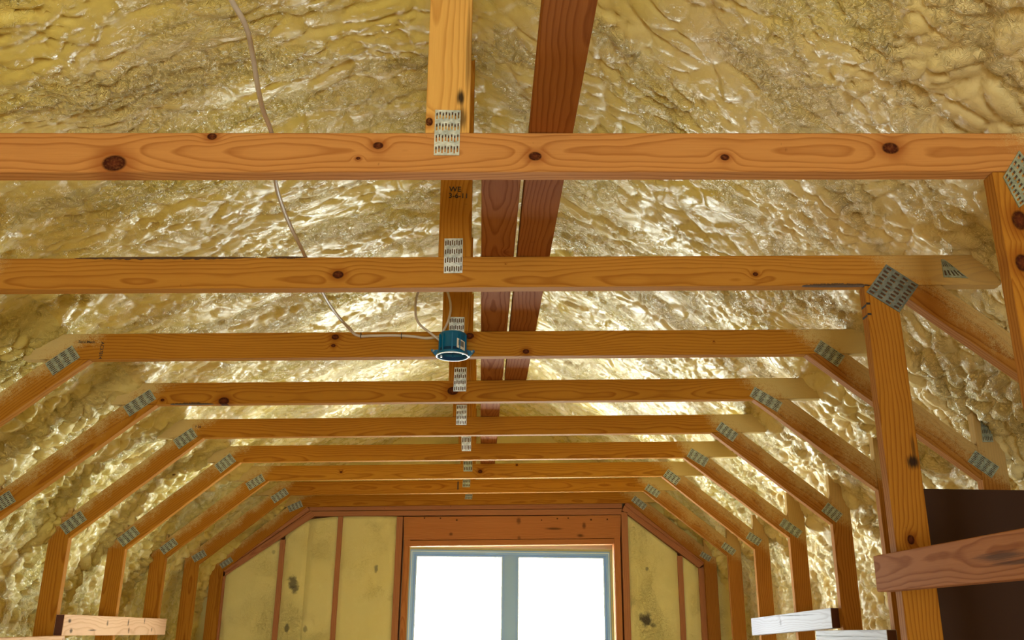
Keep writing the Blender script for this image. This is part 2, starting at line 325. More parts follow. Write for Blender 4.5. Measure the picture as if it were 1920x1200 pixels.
def build_foam():
    P = np.array(prof); seg = np.hypot(*np.diff(P, axis=0).T); S = np.concatenate([[0], np.cumsum(seg)])
    def s_at(x): return np.interp(x, P[:, 0], S)
    sv = [];
    def rngs(a, b, st): return list(np.arange(a, b, st))
    zl = S[0] + 1.05; zr = S[-1] - 1.05
    s = rngs(S[0], zl, .05) + rngs(zl, zr, .0082) + rngs(zr, S[-1], .05) + [S[-1]]
    s = np.array(s)
    y = rngs(-3.3, .9, .06); yy = .9
    while yy < 7.0: y.append(yy); yy += .0062 + .0016 * (yy - .9)
    y = np.array(y + [7.0, 7.12])
    bx = np.interp(s, S, P[:, 0]); bz = np.interp(s, S, P[:, 1])
    ker = np.hanning(19); ker /= ker.sum()
    bx = np.convolve(np.pad(bx, 9, 'edge'), ker, 'valid'); bz = np.convolve(np.pad(bz, 9, 'edge'), ker, 'valid')
    tx = np.gradient(bx); tz = np.gradient(bz); L = np.hypot(tx, tz); nx, nz = tz / L, -tx / L      # inward normal
    Sg, Y = np.meshgrid(s, y, indexing='ij'); BX = np.broadcast_to(bx[:, None], Sg.shape)
    sgn = np.where(BX > 0, 1., -1.)
    wx = perlin(Sg * 3.1, Y * 3.1, 1) * .075 + perlin(Sg * 9, Y * 9, 2) * .022; wy = perlin(Sg * 3.1 + 7, Y * 3.1, 3) * .075 + perlin(Sg * 9, Y * 9, 4) * .022
    a = Sg + wx; b = Y + wy
    # passes of the spray gun run askew up each slope
    aK = np.abs(BX); low = np.clip((aK - 1.40) / .12, 0, 1); knee = np.clip((aK - 1.82) / .1, 0, 1)
    rz = np.clip((BX - .62 - .12 * (Y - 2)) / .35, 0, 1) * np.clip((3.0 - Y) / .6, 0, 1); lz = np.clip((-BX - 1.0) / .3, 0, 1) * np.clip((2.9 - Y) / .6, 0, 1)
    iso = np.clip(np.maximum(low, np.maximum(rz * .9, lz * .7)), 0, 1); rightbig = np.clip((BX - .80) / .3, 0, 1) * np.clip((2.1 - Y) / .5, 0, 1)
    m2 = np.clip(perlin(Sg * 2.6 + 3, Y * 2.6, 6) * 1.7 + .5, 0, 1)
    def aniso(th, o):
        ca, sa = math.cos(th), math.sin(th); q = a * ca + b * sa; r = -a * sa + b * ca
        m1 = np.clip(perlin(q * 1.3 + o, r * 4.2, 5) * 2.2 + .45, 0, 1)              # wrinkled bands between smooth ones
        pa, ea = puff(q / .115 + o, r / .080, 11); pb, eb = puff(q / .058, r / .038 + o, 12); pc, ec = puff(q / .026 + o, r / .016, 13)
        wr = 1 - np.abs(perlin(q * 8, r * 22 + o, 15))
        h = perlin(q * 3.2, r * 5.0, 8) * .008 + pa * (.013 + .003 * (1 - m1)) + pb * (.0045 + .0075 * m1) + pc * (.0004 + .0044 * m1) + wr ** 3 * .0030 * m1
        return h, np.clip(.5 * ea + .36 * eb + .25 * ec * m1, 0, 1)
    hl, el = aniso(.25, 0.0); hr, er = aniso(.66, 3.3); wl = np.clip((BX + .05) / .2, 0, 1)
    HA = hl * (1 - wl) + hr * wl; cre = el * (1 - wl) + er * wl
    pe, ee = puff(a / .070, b / .062, 16); pf, ef = puff(a / .034, b / .032, 17); pd, ed = puff(a / .20, b / .17, 14)
    HI = pe * (.018 + .014 * low + .006 * m2) + pf * (.006 + .006 * m2 + .003 * knee) + pd * (.036 * rightbig + .012 * low)
    H = perlin(Sg * 1.5, Y * 1.5, 7) * .022 + .07 * np.clip((Y - 6.82) / .14, 0, 1) * low + HA * (1 - iso) + HI * iso
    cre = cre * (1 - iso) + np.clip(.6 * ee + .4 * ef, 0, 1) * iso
    for k, d in D.items():
        g = np.exp(-((Y - d - .02 + .04 * perlin(Sg * 4, Y * 0 + k, 9)) / .085) ** 2)
        win = np.exp(-((aK - 1.42) / .16) ** 2)
        H += g * win * (.045 + .03 * perlin(Sg * 7, Y * 5, 10))
        H += g * np.exp(-((aK - 1.88) / .10) ** 2) * .035
    X = BX + nx[:, None] * H; Z = bz[:, None] + nz[:, None] * H + EYE
    n, m = Sg.shape
    s1, s2 = s_at(-1.40), s_at(1.40); i1 = int(np.searchsorted(s, s1)); i2 = int(np.searchsorted(s, s2))
    for name, a0, b0, mat in (('wall_left', 0, i1, foam_low), ('ceiling', i1, i2, foam_top), ('wall_right', i2, n - 1, foam_low)):
        xs, ys, zs, cs = X[a0:b0 + 1], Y[a0:b0 + 1], Z[a0:b0 + 1], cre[a0:b0 + 1]; nn = xs.shape[0]
        co = np.stack([xs, ys, zs], -1).reshape(-1, 3).astype(np.float32)
        idx = np.arange(nn * m).reshape(nn, m)
        q4 = np.stack([idx[:-1, :-1], idx[:-1, 1:], idx[1:, 1:], idx[1:, :-1]], -1).reshape(-1, 4)
        me = bpy.data.meshes.new(name); me.vertices.add(len(co)); me.vertices.foreach_set('co', co.ravel())
        me.loops.add(q4.size); me.loops.foreach_set('vertex_index', q4.ravel().astype(np.int32))
        me.polygons.add(len(q4)); me.polygons.foreach_set('loop_start', np.arange(0, q4.size, 4, dtype=np.int32))
        me.polygons.foreach_set('use_smooth', np.ones(len(q4), bool)); me.update(calc_edges=True)
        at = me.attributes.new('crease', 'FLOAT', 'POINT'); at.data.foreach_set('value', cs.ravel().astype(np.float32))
        me.materials.append(mat); o = bpy.data.objects.new(name, me); col.objects.link(o); tag(o, kind='structure')
build_foam()
bpy.data.objects['ceiling']['label'] = 'glossy yellow spray foam coating both upper roof slopes'
bpy.data.objects['wall_left']['label'] = 'lumpy yellow spray foam behind the left braces and studs'
bpy.data.objects['wall_right']['label'] = 'lumpy yellow spray foam behind the right braces and studs'

# floor
floor_mat = wood_mat('plywood_subfloor', (.56, .40, .24), (.42, .27, .15), spray=False)
fl = box('floor', -2.2, 2.2, -3.4, 7.15, -.03, 0, plain('subfloor_sheathing', (.52, .38, .23), .6, var=(9, (.42, .29, .17)), bump=(60, .3, .002)))
tag(fl, kind='structure')

# ------------------------------------------------------------------ gable wall
yw = YW
def wy_(px, py):
    p = onY(yw, px, py); return (p.x, p.z)
wall = empty('wall_far', (0, yw, 0)); tag(wall, 'gable wall of foam-filled studs around the window', kind='structure')
wall_l = wall
def wp(name, poly, mat, y0=-.012, y1=.10, **k):       # part of the gable wall, local y
    return timber(name, poly, y0, y1, mat, wall, **k)
WX0, WX1 = -.4975, 1.0166; WZT = .560 + EYE; WZB = .52
sheath = bmesh.new()
def sheet(x0, x1, z0, z1): box_bm(sheath, x0, x1, .105, .13, z0, z1)
sheet(-2.3, WX0, 0, 3.4); sheet(WX1, 2.3, 0, 3.4); sheet(WX0, WX1, WZT, 3.4); sheet(WX0, WX1, 0, WZB)
link_bm('sheathing', sheath, plain('board_sheathing', (.30, .2, .1), .8), wall)
# double top plate and header
tlL = wy_(590, 955); trR = wy_(1166, 947)
def quad(px): return [wy_(*p) for p in px]
wp('top_plate', quad([(582, 958), (1166, 953), (1166, 942), (575, 944)]), wood_gable)
wp('top_plate', quad([(588, 968), (1164, 965), (1166, 954), (583, 959)]), wood_gable, y0=-.010)
wp('header', quad([(757, 1013), (1163, 1009), (1164, 966), (757, 969)]), wood_header, y0=-.004, axis=(1, 0), org=wy_(757, 1013))
wp('rough_sill_plate', quad([(760, 1024), (1150, 1020), (1151, 1010), (760, 1014)]), wood_header, y0=-.008)
def vstud(px_top, px_bot, mat=wood_gable, y0=-.012, zb_=0.0, top=None):
    """a vertical stud of the gable wall given by its left and right edges in the picture at two heights"""
    (a, ya), (b, _) = px_top; pa, pb = wy_(a, ya), wy_(b, ya)
    xa, xb = pa[0], pb[0]
    return wp('stud', [(xa, zb_), (xb, zb_), (xb, pb[1]), (xa, pa[1])], mat, y0=y0, axis=(0, 1), org=(xa, zb_))
vstud([(744.5, 969), (756, 969)], None); vstud([(757.5, 1012), (769, 1012)], None, mat=wood_header, y0=-.006)
vstud([(1151, 1008), (1162.5, 1008)], None, mat=wood_header, y0=-.006); vstud([(1164, 960), (1176, 960)], None)
vstud([(634.5, 968), (643.5, 968)], None, y0=-.008); vstud([(526, 1012), (535.5, 1012)], None, y0=-.008)
vstud([(1269.5, 1042), (1279, 1042)], None, y0=-.008)
# raking plates (two layers) and corner posts
def rake(px, y0): return wp('raking_plate', quad(px), wood_gable, y0=y0)
rake([(413, 1086), (590, 968), (583, 958), (411, 1076)], -.012); rake([(410, 1076), (582, 958), (577, 950), (409, 1066)], -.03)
rake([(1312, 1066), (1166, 957), (1170, 948), (1322, 1060)], -.012); rake([(1322, 1060), (1170, 948), (1174, 940), (1326, 1049)], -.03)
a = wy_(410, 1068); b = wy_(424, 1068)
wp('corner_post', [(a[0], 0), (b[0], 0), (b[0], b[1] - .02), (a[0], a[1] + .02)], wood_gable, axis=(0, 1))
a = wy_(1309, 1062); b = wy_(1325, 1062)
wp('corner_post', [(a[0], 0), (b[0], 0), (b[0], b[1] + .03), (a[0], a[1] - .01)], wood_gable, axis=(0, 1))
# foam infill panels, one per bay
def gable_mat():
    m = foam_gable
    M = NT.__new__(NT); M.m = m; M.t = m.node_tree; M.b = M.t.nodes['Principled BSDF']
    src = M.b.inputs['Base Color'].links[0].from_socket
    geo = M.n('ShaderNodeNewGeometry').outputs['Position']; gx, gy, gz = M.sep(geo)
    nz_ = M.noise(geo, 26, 3, .6); c = src
    for px, py, rx, ry, am in ((549, 1092, 9, 13, .8), (553, 1105, 7, 8, .8), (538, 1177, 5, 7, .7), (572, 1180, 4, 7, .55), (705, 1067, 4, 7, .65), (1212, 1163, 11, 12, .95), (1203, 1156, 5, 7, .7), (1213, 1067, 3, 4, .65), (1225, 1172, 6, 5, .6), (513, 1035, 3, 4, .4)):
        p = onY(yw, px, py); sc = 7.3 / FPX
        dx = M.math('MULTIPLY', M.math('SUBTRACT', gx, p.x), 1 / (rx * sc)); dz = M.math('MULTIPLY', M.math('SUBTRACT', gz, p.z), 1 / (ry * sc))
        dd = M.math('SQRT', M.math('ADD', M.math('MULTIPLY', dx, dx), M.math('MULTIPLY', dz, dz)))
        dd = M.math('ADD', dd, M.math('MULTIPLY', M.math('SUBTRACT', nz_, .5), 1.8))
        c = M.mix(M.mr(dd, .45, 1.15, am, 0), c, (.075, .065, .05, 1))
    M.put(M.b.inputs['Base Color'], c)
gable_mat()
def bay(px_l, px_r, seed, top_y_l, top_y_r):
    tl = wy_(px_l, top_y_l); tr = wy_(px_r, top_y_r)
    nx_, nz2 = max(6, int((tr[0] - tl[0]) / .018)), 90
    U, V = np.meshgrid(np.linspace(0, 1, nx_), np.linspace(0, 1, nz2), indexing='ij')
    Xb = tl[0] + (tr[0] - tl[0]) * U; Zt = tl[1] + (tr[1] - tl[1]) * U; Zb = Zt * V
    bul = perlin(Xb * 9 + seed, Zb * 9, 21) * .005 + perlin(Xb * 40, Zb * 40 + seed, 22) * .0016
    Yb = -.002 - bul + .012 * (np.abs(U - .5) * 2) ** 10
    bm = bmesh.new(); vs = [[bm.verts.new((Xb[i, j], Yb[i, j], Zb[i, j])) for j in range(nz2)] for i in range(nx_)]
    for i in range(nx_ - 1):
        for j in range(nz2 - 1): bm.faces.new((vs[i][j], vs[i + 1][j], vs[i + 1][j + 1], vs[i][j + 1]))
    # returns so that the panel has depth
    for i in range(nx_ - 1):
        a_, b_ = vs[i][-1], vs[i + 1][-1]; c_ = bm.verts.new(b_.co + Vector((0, .09, 0))); d_ = bm.verts.new(a_.co + Vector((0, .09, 0))); bm.faces.new((a_, b_, c_, d_))
    link_bm('foam_panel', bm, foam_gable, wall, smooth=True)
bay(423, 527, 1, 1078, 1009); bay(535, 580, 2, 1004, 974); bay(580, 635, 2, 974, 968); bay(643, 745, 3, 968, 968); bay(1176, 1270, 4, 966, 1037); bay(1279, 1310, 5, 1043, 1066)
# foam outside the raking plates
for pl in ([(-1.30, .93), (-1.88, .40), (-1.88, -1.5), (-2.2, -1.5), (-2.2, .6), (-1.6, 1.1)], [(1.18, .96), (1.74, .47), (1.74, -1.5), (2.2, -1.5), (2.2, .6), (1.55, 1.1)]):
    wp('foam_panel', [(a, b + EYE) for a, b in pl], foam_gable, y0=-.005)
# above the last tie beam, up to the ridge
wp('foam_panel', [(-1.60, zb(-1.6) + .02 + EYE), (1.56, zb(1.5) + .02 + EYE), (1.56, 1.02 + EYE), (0, 1.75 + EYE), (-1.60, 1.02 + EYE)], foam_gable, y0=.0)
# below the window
box('foam_panel', WX0, WX1, 0, .09, 0, WZB - .04, foam_gable, wall); wp('rough_sill', [(WX0, WZB - .04), (WX1, WZB - .04), (WX1, WZB), (WX0, WZB)], wood_gable, y0=-.01)

# ------------------------------------------------------------------ gable window
vinyl = plain('white_vinyl_blue_cast', (.30, .52, .88), .35, spec=.5)  # white vinyl, the cool daylight's blue cast put into its base colour
vinyl_edge = plain('white_vinyl_bead', (.74, .90, 1.0), .25)  # bright bead highlights and the blue cast painted in as a lighter copy
def glass_mat():
    M = NT('window_glass'); tr = M.n('ShaderNodeBsdfTransparent'); gl = M.n('ShaderNodeBsdfGlossy'); gl.inputs['Roughness'].default_value = .02
    mx = M.n('ShaderNodeMixShader'); fz = M.n('ShaderNodeFresnel'); fz.inputs[0].default_value = 1.3
    M.t.links.new(fz.outputs[0], mx.inputs[0]); M.t.links.new(tr.outputs[0], mx.inputs[1]); M.t.links.new(gl.outputs[0], mx.inputs[2]); M.t.links.new(mx.outputs[0], M.out.inputs[0])
    return M.m
glass = glass_mat()
def rect_frame(name, x0, x1, z0, z1, w, y0, y1, mat, parent, wt=None):
    wt = wt or w; bm = bmesh.new()
    box_bm(bm, x0, x0 + w, y0, y1, z0, z1); box_bm(bm, x1 - w, x1, y0, y1, z0, z1); box_bm(bm, x0 + w, x1 - w, y0, y1, z1 - wt, z1); box_bm(bm, x0 + w, x1 - w, y0, y1, z0, z0 + wt)
    return link_bm(name, bm, mat, parent)
win = empty('window_1', (0, yw, 0)); tag(win, 'two-light white vinyl window in the gable wall, glowing with daylight', kind='structure')
zt = WZT; tp = [WX0 + .012, WX1 - .010]
rect_frame('foam_sealant', WX0 + .0, WX1 - .0, WZB, WZT, .016, .004, .03, plain('foam_sealant_bead', (.55, .50, .26), .6, bump=(70, .8, .006)), win)
fr = rect_frame('frame', tp[0], tp[1], WZB + .01, zt - .014, .034, .012, .095, vinyl, win)
rect_frame('bead', tp[0] + .012, tp[1] - .012, WZB + .02, zt - .026, .006, .004, .014, vinyl_edge, fr)
xm0 = onY(yw, 946, 1100).x; xm1 = onY(yw, 967, 1100).x
mu = box('mullion', xm0 - .002, xm1 + .002, .02, .095, WZB + .03, zt - .045, vinyl, win)
for (a, b) in ((tp[0] + .032, xm0), (xm1, tp[1] - .032)):
    sa = rect_frame('sash', a, b, WZB + .04, zt - .046, .024, .034, .082, vinyl, win, wt=.020)
    rect_frame('glazing_bead', a + .016, b - .016, WZB + .05, zt - .059, .007, .026, .036, vinyl_edge, sa)
    box('pane', a + .02, b - .02, .056, .060, WZB + .05, zt - .06, glass, sa)

# ------------------------------------------------------------------ rear wall behind the viewer
rear = bmesh.new()
def rs(x0, x1, z0, z1): box_bm(rear, x0, x1, -3.22, -3.12, z0, z1)
rs(-2.3, -.4, 0, 3.4); rs(.6, 2.3, 0, 3.4); rs(-.4, .6, 2.0, 3.4); rs(-.4, .6, 0, .7)
tag(link_bm('wall_front', rear, foam_gable), 'gable wall behind the viewer with an open window', kind='structure')
w2 = empty('window_2', (0, -3.17, 0)); tag(w2, 'window opening in the gable wall behind the viewer', kind='structure')
rect_frame('frame', -.4, .6, .7, 2.0, .05, -.05, .05, vinyl, w2); box('pane', -.35, .55, -.003, .003, .75, 1.95, glass, w2)

# ------------------------------------------------------------------ roof trusses
def plate_mesh(q, nx_, ny_, dark=1.0, thick=.0014, lift=.0012):
    """perforated nail plate on a quad (x,z) of the truss front (local y = 0 plane)"""
    bm = bmesh.new(); tl, tr, br, bl = [Vector((a, 0, b)) for a, b in q]
    def P(u, v): return (tl * (1 - u) + tr * u) * (1 - v) + (bl * (1 - u) + br * u) * v
    us = [0]; 
    for i in range(nx_):
        c = (i + .5) / nx_ ; hw = .25 / nx_; us += [c - hw, c + hw]
    us.append(1); us = [.02 + .96 * x for x in us]; us[0] = 0; us[-1] = 1
    vs = [0]
    for j in range(ny_):
        c = (j + .5) / ny_; hw = .29 / ny_; vs += [c - hw, c + hw]
    vs.append(1)
    g = {}
    yf = -(thick + lift)
    for i, u in enumerate(us):
        for j, v in enumerate(vs):
            vv = v
            if 0 < j < len(vs) - 1: vv = v + (.010 if ((i + 1) // 2) % 2 else -.010)
            p = P(u, vv); g[i, j] = (bm.verts.new((p.x, yf, p.z)), None)
    holes = []
    for i in range(len(us) - 1):
        for j in range(len(vs) - 1):
            if i % 2 == 1 and j % 2 == 1: holes.append((i, j)); continue
            bm.faces.new((g[i, j][0], g[i, j + 1][0], g[i + 1, j + 1][0], g[i + 1, j][0]))
    # slot walls down to the wood, and punched teeth lips standing at one slot end
    back = {}
    def bv(i, j):
        if (i, j) not in back: c = g[i, j][0].co; back[i, j] = bm.verts.new((c.x, -.0001, c.z))
        return back[i, j]
    for (i, j) in holes:
        ring = [(i, j), (i + 1, j), (i + 1, j + 1), (i, j + 1)]
        for t in range(4):
            a_, b_ = ring[t], ring[(t + 1) % 4]; bm.faces.new((g[a_][0], g[b_][0], bv(*b_), bv(*a_)))
    for (i, j) in holes:                               # dark face in each punched slot, its shade put into the colour
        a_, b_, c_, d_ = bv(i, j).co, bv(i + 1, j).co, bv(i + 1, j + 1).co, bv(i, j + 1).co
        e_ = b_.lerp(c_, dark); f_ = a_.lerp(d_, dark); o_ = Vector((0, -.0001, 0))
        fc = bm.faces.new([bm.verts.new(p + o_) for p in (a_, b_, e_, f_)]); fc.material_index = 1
    per = [(i, 0) for i in range(len(us))] + [(len(us) - 1, j) for j in range(1, len(vs))] + [(i, len(vs) - 1) for i in range(len(us) - 2, -1, -1)] + [(0, j) for j in range(len(vs) - 2, 0, -1)]
    for t in range(len(per)):
        a_, b_ = per[t], per[(t + 1) % len(per)]; bm.faces.new((g[a_][0], g[b_][0], bv(*b_), bv(*a_)))
    bmesh.ops.recalc_face_normals(bm, faces=bm.faces)
    return bm
slot_dark = plain('painted_slot_shade', (.09, .035, .012), .8)
def plate(k, root, px, nx_, ny_, mat, label=None):
    q = [onT(D[k], *p) for p in px]; q = [(a, b + EYE) for a, b in q]
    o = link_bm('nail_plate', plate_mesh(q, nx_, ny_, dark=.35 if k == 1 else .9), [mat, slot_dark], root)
    if label: o['label'] = label
    return o
def along_plate(c0, c1, w):
    """quad around an axis c0->c1 (centre line in the picture) of picture width w; slots across the axis"""
    d = Vector((c1[0] - c0[0], c1[1] - c0[1])); n = Vector((-d.y, d.x)).normalized() * w / 2
    a, b = Vector(c0), Vector(c1)
    return [tuple(a - n), tuple(a + n), tuple(b + n), tuple(b - n)]

SLl = (-1.832, .372); SRr = (1.693, .4722)
SLpx = {5: (128.3, 1009), 6: (234, 1030), 7: (310, 1045.8), 8: (370.8, 1058.3)}
SRpx = {3: (1843, 900.6), 4: (1647.4, 919.5), 5: (1561.5, 983.2), 6: (1481, 1008.4), 7: (1415.4, 1030), 8: (1365, 1042)}
TLpx = {3: (167.5, 675), 4: (293.3, 760.8), 5: (381.7, 821.3), 6: (450.8, 867.5), 7: (503.7, 901.3), 8: (543.3, 928.7)}
TRpx = {3: (1511.5, 663.5), 4: (1413, 748), 5: (1334, 810.8), 6: (1282, 859.2), 7: (1240.8, 893.8), 8: (1206.7, 920.3)}
KPpx = {1: (797, 250), 2: (821.7, 480), 3: (829, 620), 4: (841, 712), 5: (849, 778), 6: (859.7, 830), 7: (863.3, 868), 8: (866, 895)}
T_LABEL = {
    1: 'nearest pine roof truss, its knotty tie beam crossing the whole picture above all others',
    2: 'second nearest roof truss, with the square grey plate above its long right post',
    3: 'roof truss that carries the blue junction box and the stapled cable',
    4: 'roof truss just behind the blue junction box, big dark knot left on its tie beam',
    5: 'fifth roof truss from the viewer, near ends of both low nailer boards on its studs',
    6: 'sixth roof truss from the viewer, fourth from the gable wall',
    7: 'third roof truss from the gable wall, swirling knot beside its middle plate',
    8: 'second roof truss from the gable wall, short dark dash left of its middle plate',
    9: 'last roof truss, standing tight against the gable wall above the window'}
E_ = EYE
for k in range(1, 10):
    root = empty('roof_truss', (0, D[k], 0), math.atan(SK)); tag(root, T_LABEL[k], 'truss', 'pine roof trusses')
    tl = onT(D[k], *TLpx[k]) if k in TLpx else (-1.2735, zb(-1.2735)); tr = onT(D[k], *TRpx[k]) if k in TRpx else (1.147, zb(1.147))
    sl = onT(D[k], *SLpx[k]) if k in SLpx else SLl; sr = onT(D[k], *SRpx[k]) if k in SRpx else SRr
    if k == 9: tl = (-1.262, zb(-1.262)); tr = (1.147, zb(1.147))
    x0, x1 = -1.50, 1.46
    m = wood_tie.get(k, wood_frame)
    dz = {1: .0, 2: .0}.get(k, 0)
    timber('tie_beam', [(x0, zb(x0) + E_), (x1, zb(x1) + E_), (x1, zb(x1) + TH + E_), (x0, zb(x0) + TH + E_)], 0, TK, m, root, axis=(1, TILT), org=(-1.5, zb(-1.5) + E_))
    # king post
    if k in KPpx: kx = onT(D[k], *KPpx[k])[0]
    else: kx = -.1
    kw = .089 if k != 1 else .0905
    zt_ = 1.70 + E_; z0_ = zb(kx) + TH + E_ + .0006
    kp = timber('king_post', [(kx, z0_), (kx + kw, z0_ + kw * TILT), (kx + kw - .003, zt_), (kx - .003, zt_)], .0015, TK - .001, wood_king1 if k == 1 else wood_king, root, axis=(0, 1), org=(kx + kw if k != 1 else kx + kw, z0_) if k != 1 else (kx + kw, z0_))
    # braces: inner edge joint -> stud, 89 mm deep
    for side, (jx, jz), (sx, sz) in ((-1, tl, sl), (1, tr, sr)):
        dx, dz_ = sx - jx, sz - jz; L = math.hypot(dx, dz_); ux, uz = dx / L, dz_ / L
        px_, pz_ = (-uz, ux) if side > 0 else (uz, -ux)              # outward normal
        if pz_ < 0: px_, pz_ = -px_, -pz_
        ex, ez = jx + px_ * TH, jz + pz_ * TH                         # outer edge line
        tX = ex + (zb(ex) - ez) / uz * ux
        tZ = zb(tX); sZ = ez + (sx - ex) / ux * uz
        poly = [(jx, zb(jx) - .0006), (sx - side * .0006, sz), (sx - side * .0006, sZ), (tX, tZ - .0006)]
        has_post = side > 0 and k in (1, 2)
        if has_post:
            xr = 1.0777 + TH + .0006; poly = [(xr, jz + (xr - jx) / ux * uz), (sx - .0006, sz), (sx - .0006, sZ), (tX, tZ - .0006), (xr, zb(xr) - .0006)]
        timber('brace', [(a, b + E_) for a, b in poly], 0, TK, wood_side if side > 0 else wood_frame, root, axis=(ux, uz), org=(jx, jz + E_))
        top = sz + .30
        zt3 = sz + .30
        timber('wall_stud', [(sx, 0.002), (sx + side * TH, .002), (sx + side * TH, zt3 + E_ - .09), (sx, zt3 + E_ - .0)], 0, TK, wood_side if side > 0 else wood_frame, root, axis=(0, 1), org=(sx, 0))
        if has_post:
            timber('post', [(1.0777, .002), (1.0777 + TH, .002), (1.0777 + TH, zb(1.12) + E_ - .001), (1.0777, zb(1.0777) + E_ - .001)], 0, TK, wood_post1 if k == 1 else wood_post, root, axis=(0, 1), org=(1.0777, 0), wid=3.3 * k + 11)
    # --- plates
    if k == 1:
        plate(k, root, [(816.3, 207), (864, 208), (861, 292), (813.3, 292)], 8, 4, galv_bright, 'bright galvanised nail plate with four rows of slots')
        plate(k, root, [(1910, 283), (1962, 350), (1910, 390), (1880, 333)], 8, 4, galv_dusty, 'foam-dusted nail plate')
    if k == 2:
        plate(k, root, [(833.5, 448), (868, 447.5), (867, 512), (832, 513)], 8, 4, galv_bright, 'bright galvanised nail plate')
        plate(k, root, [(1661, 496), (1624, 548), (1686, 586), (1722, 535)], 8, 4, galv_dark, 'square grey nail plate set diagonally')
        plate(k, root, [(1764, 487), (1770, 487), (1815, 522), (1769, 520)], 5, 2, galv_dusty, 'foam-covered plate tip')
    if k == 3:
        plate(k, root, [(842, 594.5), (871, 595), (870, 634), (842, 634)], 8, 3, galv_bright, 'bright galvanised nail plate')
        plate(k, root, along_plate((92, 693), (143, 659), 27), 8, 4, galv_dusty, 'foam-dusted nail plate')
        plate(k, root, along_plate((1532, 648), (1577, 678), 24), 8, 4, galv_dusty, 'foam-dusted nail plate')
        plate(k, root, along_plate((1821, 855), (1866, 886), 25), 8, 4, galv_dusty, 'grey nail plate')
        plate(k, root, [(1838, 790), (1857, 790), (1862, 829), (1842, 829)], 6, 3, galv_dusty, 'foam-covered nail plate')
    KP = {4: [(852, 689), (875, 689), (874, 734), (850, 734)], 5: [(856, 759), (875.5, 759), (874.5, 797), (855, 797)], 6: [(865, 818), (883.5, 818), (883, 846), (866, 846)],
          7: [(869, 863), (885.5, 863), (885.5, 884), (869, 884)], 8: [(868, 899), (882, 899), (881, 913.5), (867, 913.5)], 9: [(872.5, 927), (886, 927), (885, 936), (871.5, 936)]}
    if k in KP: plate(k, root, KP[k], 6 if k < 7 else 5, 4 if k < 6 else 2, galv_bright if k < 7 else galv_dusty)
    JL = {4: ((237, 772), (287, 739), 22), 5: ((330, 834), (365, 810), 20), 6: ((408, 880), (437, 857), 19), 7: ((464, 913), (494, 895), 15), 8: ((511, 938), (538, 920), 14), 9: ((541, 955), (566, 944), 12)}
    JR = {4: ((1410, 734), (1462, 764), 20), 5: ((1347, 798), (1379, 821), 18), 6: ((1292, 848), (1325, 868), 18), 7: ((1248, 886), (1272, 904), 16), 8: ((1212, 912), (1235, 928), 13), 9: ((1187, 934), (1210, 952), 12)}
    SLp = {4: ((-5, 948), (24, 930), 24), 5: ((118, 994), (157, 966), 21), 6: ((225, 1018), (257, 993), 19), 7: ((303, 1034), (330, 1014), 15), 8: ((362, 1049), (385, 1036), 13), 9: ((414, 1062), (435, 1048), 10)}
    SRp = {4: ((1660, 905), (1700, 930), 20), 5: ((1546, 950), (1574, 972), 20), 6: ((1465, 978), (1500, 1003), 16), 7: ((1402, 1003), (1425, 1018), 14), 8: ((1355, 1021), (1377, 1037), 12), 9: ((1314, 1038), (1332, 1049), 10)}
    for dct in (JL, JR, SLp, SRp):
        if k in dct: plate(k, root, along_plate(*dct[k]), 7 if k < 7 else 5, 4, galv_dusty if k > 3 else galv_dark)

# bark left on the edges of the second tie beam
bark = plain('bark', (.055, .028, .014), .85, var=(120, (.14, .07, .03)), bump=(300, 1.0, .003))
def bark_edge(k, px0, px1, top, depth, seed):
    x0 = onT(D[k], px0, 485)[0]; x1 = onT(D[k], px1, 485)[0]; n = 60; r_ = random.Random(seed); bm = bmesh.new(); rows = []
    for i in range(n + 1):
        t = i / n; x = x0 + (x1 - x0) * t; env = math.sin(math.pi * t) ** .5; d = depth * env * (.35 + .65 * r_.random()) + .0004; zt = zb(x) + EYE + (TH if top else 0); sg = -1 if top else 1
        rows.append([bm.verts.new(p) for p in ((x, -.0022 * env, zt + sg * d), (x, -.003 * env - .0004, zt - sg * .0018 * env), (x, .010, zt - sg * .0024 * env), (x, .010, zt + sg * d))])
    for a, b in zip(rows, rows[1:]):
        for j in range(4): bm.faces.new((a[j], b[j], b[(j + 1) % 4], a[(j + 1) % 4]))
    bm.faces.new(rows[0]); bm.faces.new(rows[-1][::-1]); bmesh.ops.recalc_face_normals(bm, faces=bm.faces)
    root = [r for r in bpy.data.objects if r.name.startswith('roof_truss') and abs(r.location.y - D[k]) < 1e-4][0]
    link_bm('bark_strip', bm, bark, root)['label'] = 'dark bark left on the beam edge'
bark_edge(2, 140, 480, True, .0065, 1); bark_edge(2, 500, 572, True, .004, 2); bark_edge(2, 1500, 1625, False, .006, 3); bark_edge(4, 355, 432, False, .007, 5)

# printed stamps on the lumber (flat ink)
def ink_text(name, body, k, px, py, size, rot=0.0, dx=0.0):
    cu_ = bpy.data.curves.new(name, 'FONT'); cu_.body = body; cu_.size = size; cu_.extrude = .00015; cu_.offset = .0002
    tmp = bpy.data.objects.new(name, cu_); col.objects.link(tmp); dg = bpy.context.evaluated_depsgraph_get()
    me = bpy.data.meshes.new_from_object(tmp.evaluated_get(dg)); bpy.data.objects.remove(tmp)
    me.materials.append(ink); o = bpy.data.objects.new(name, me); col.objects.link(o)
    root = [r for r in bpy.data.objects if r.name.startswith('roof_truss') and abs(r.location.y - D[k]) < 1e-4][0]
    x, z = onT(D[k], px, py); o.parent = root; o.location = (x, -.0007 + dx, z + EYE); o.rotation_euler = (math.radians(90), rot, 0)
    return o
ink_text('grade_stamp', 'WE', 2, 842, 359, .022); ink_text('grade_stamp', '3-6-11', 2, 841, 371, .021)
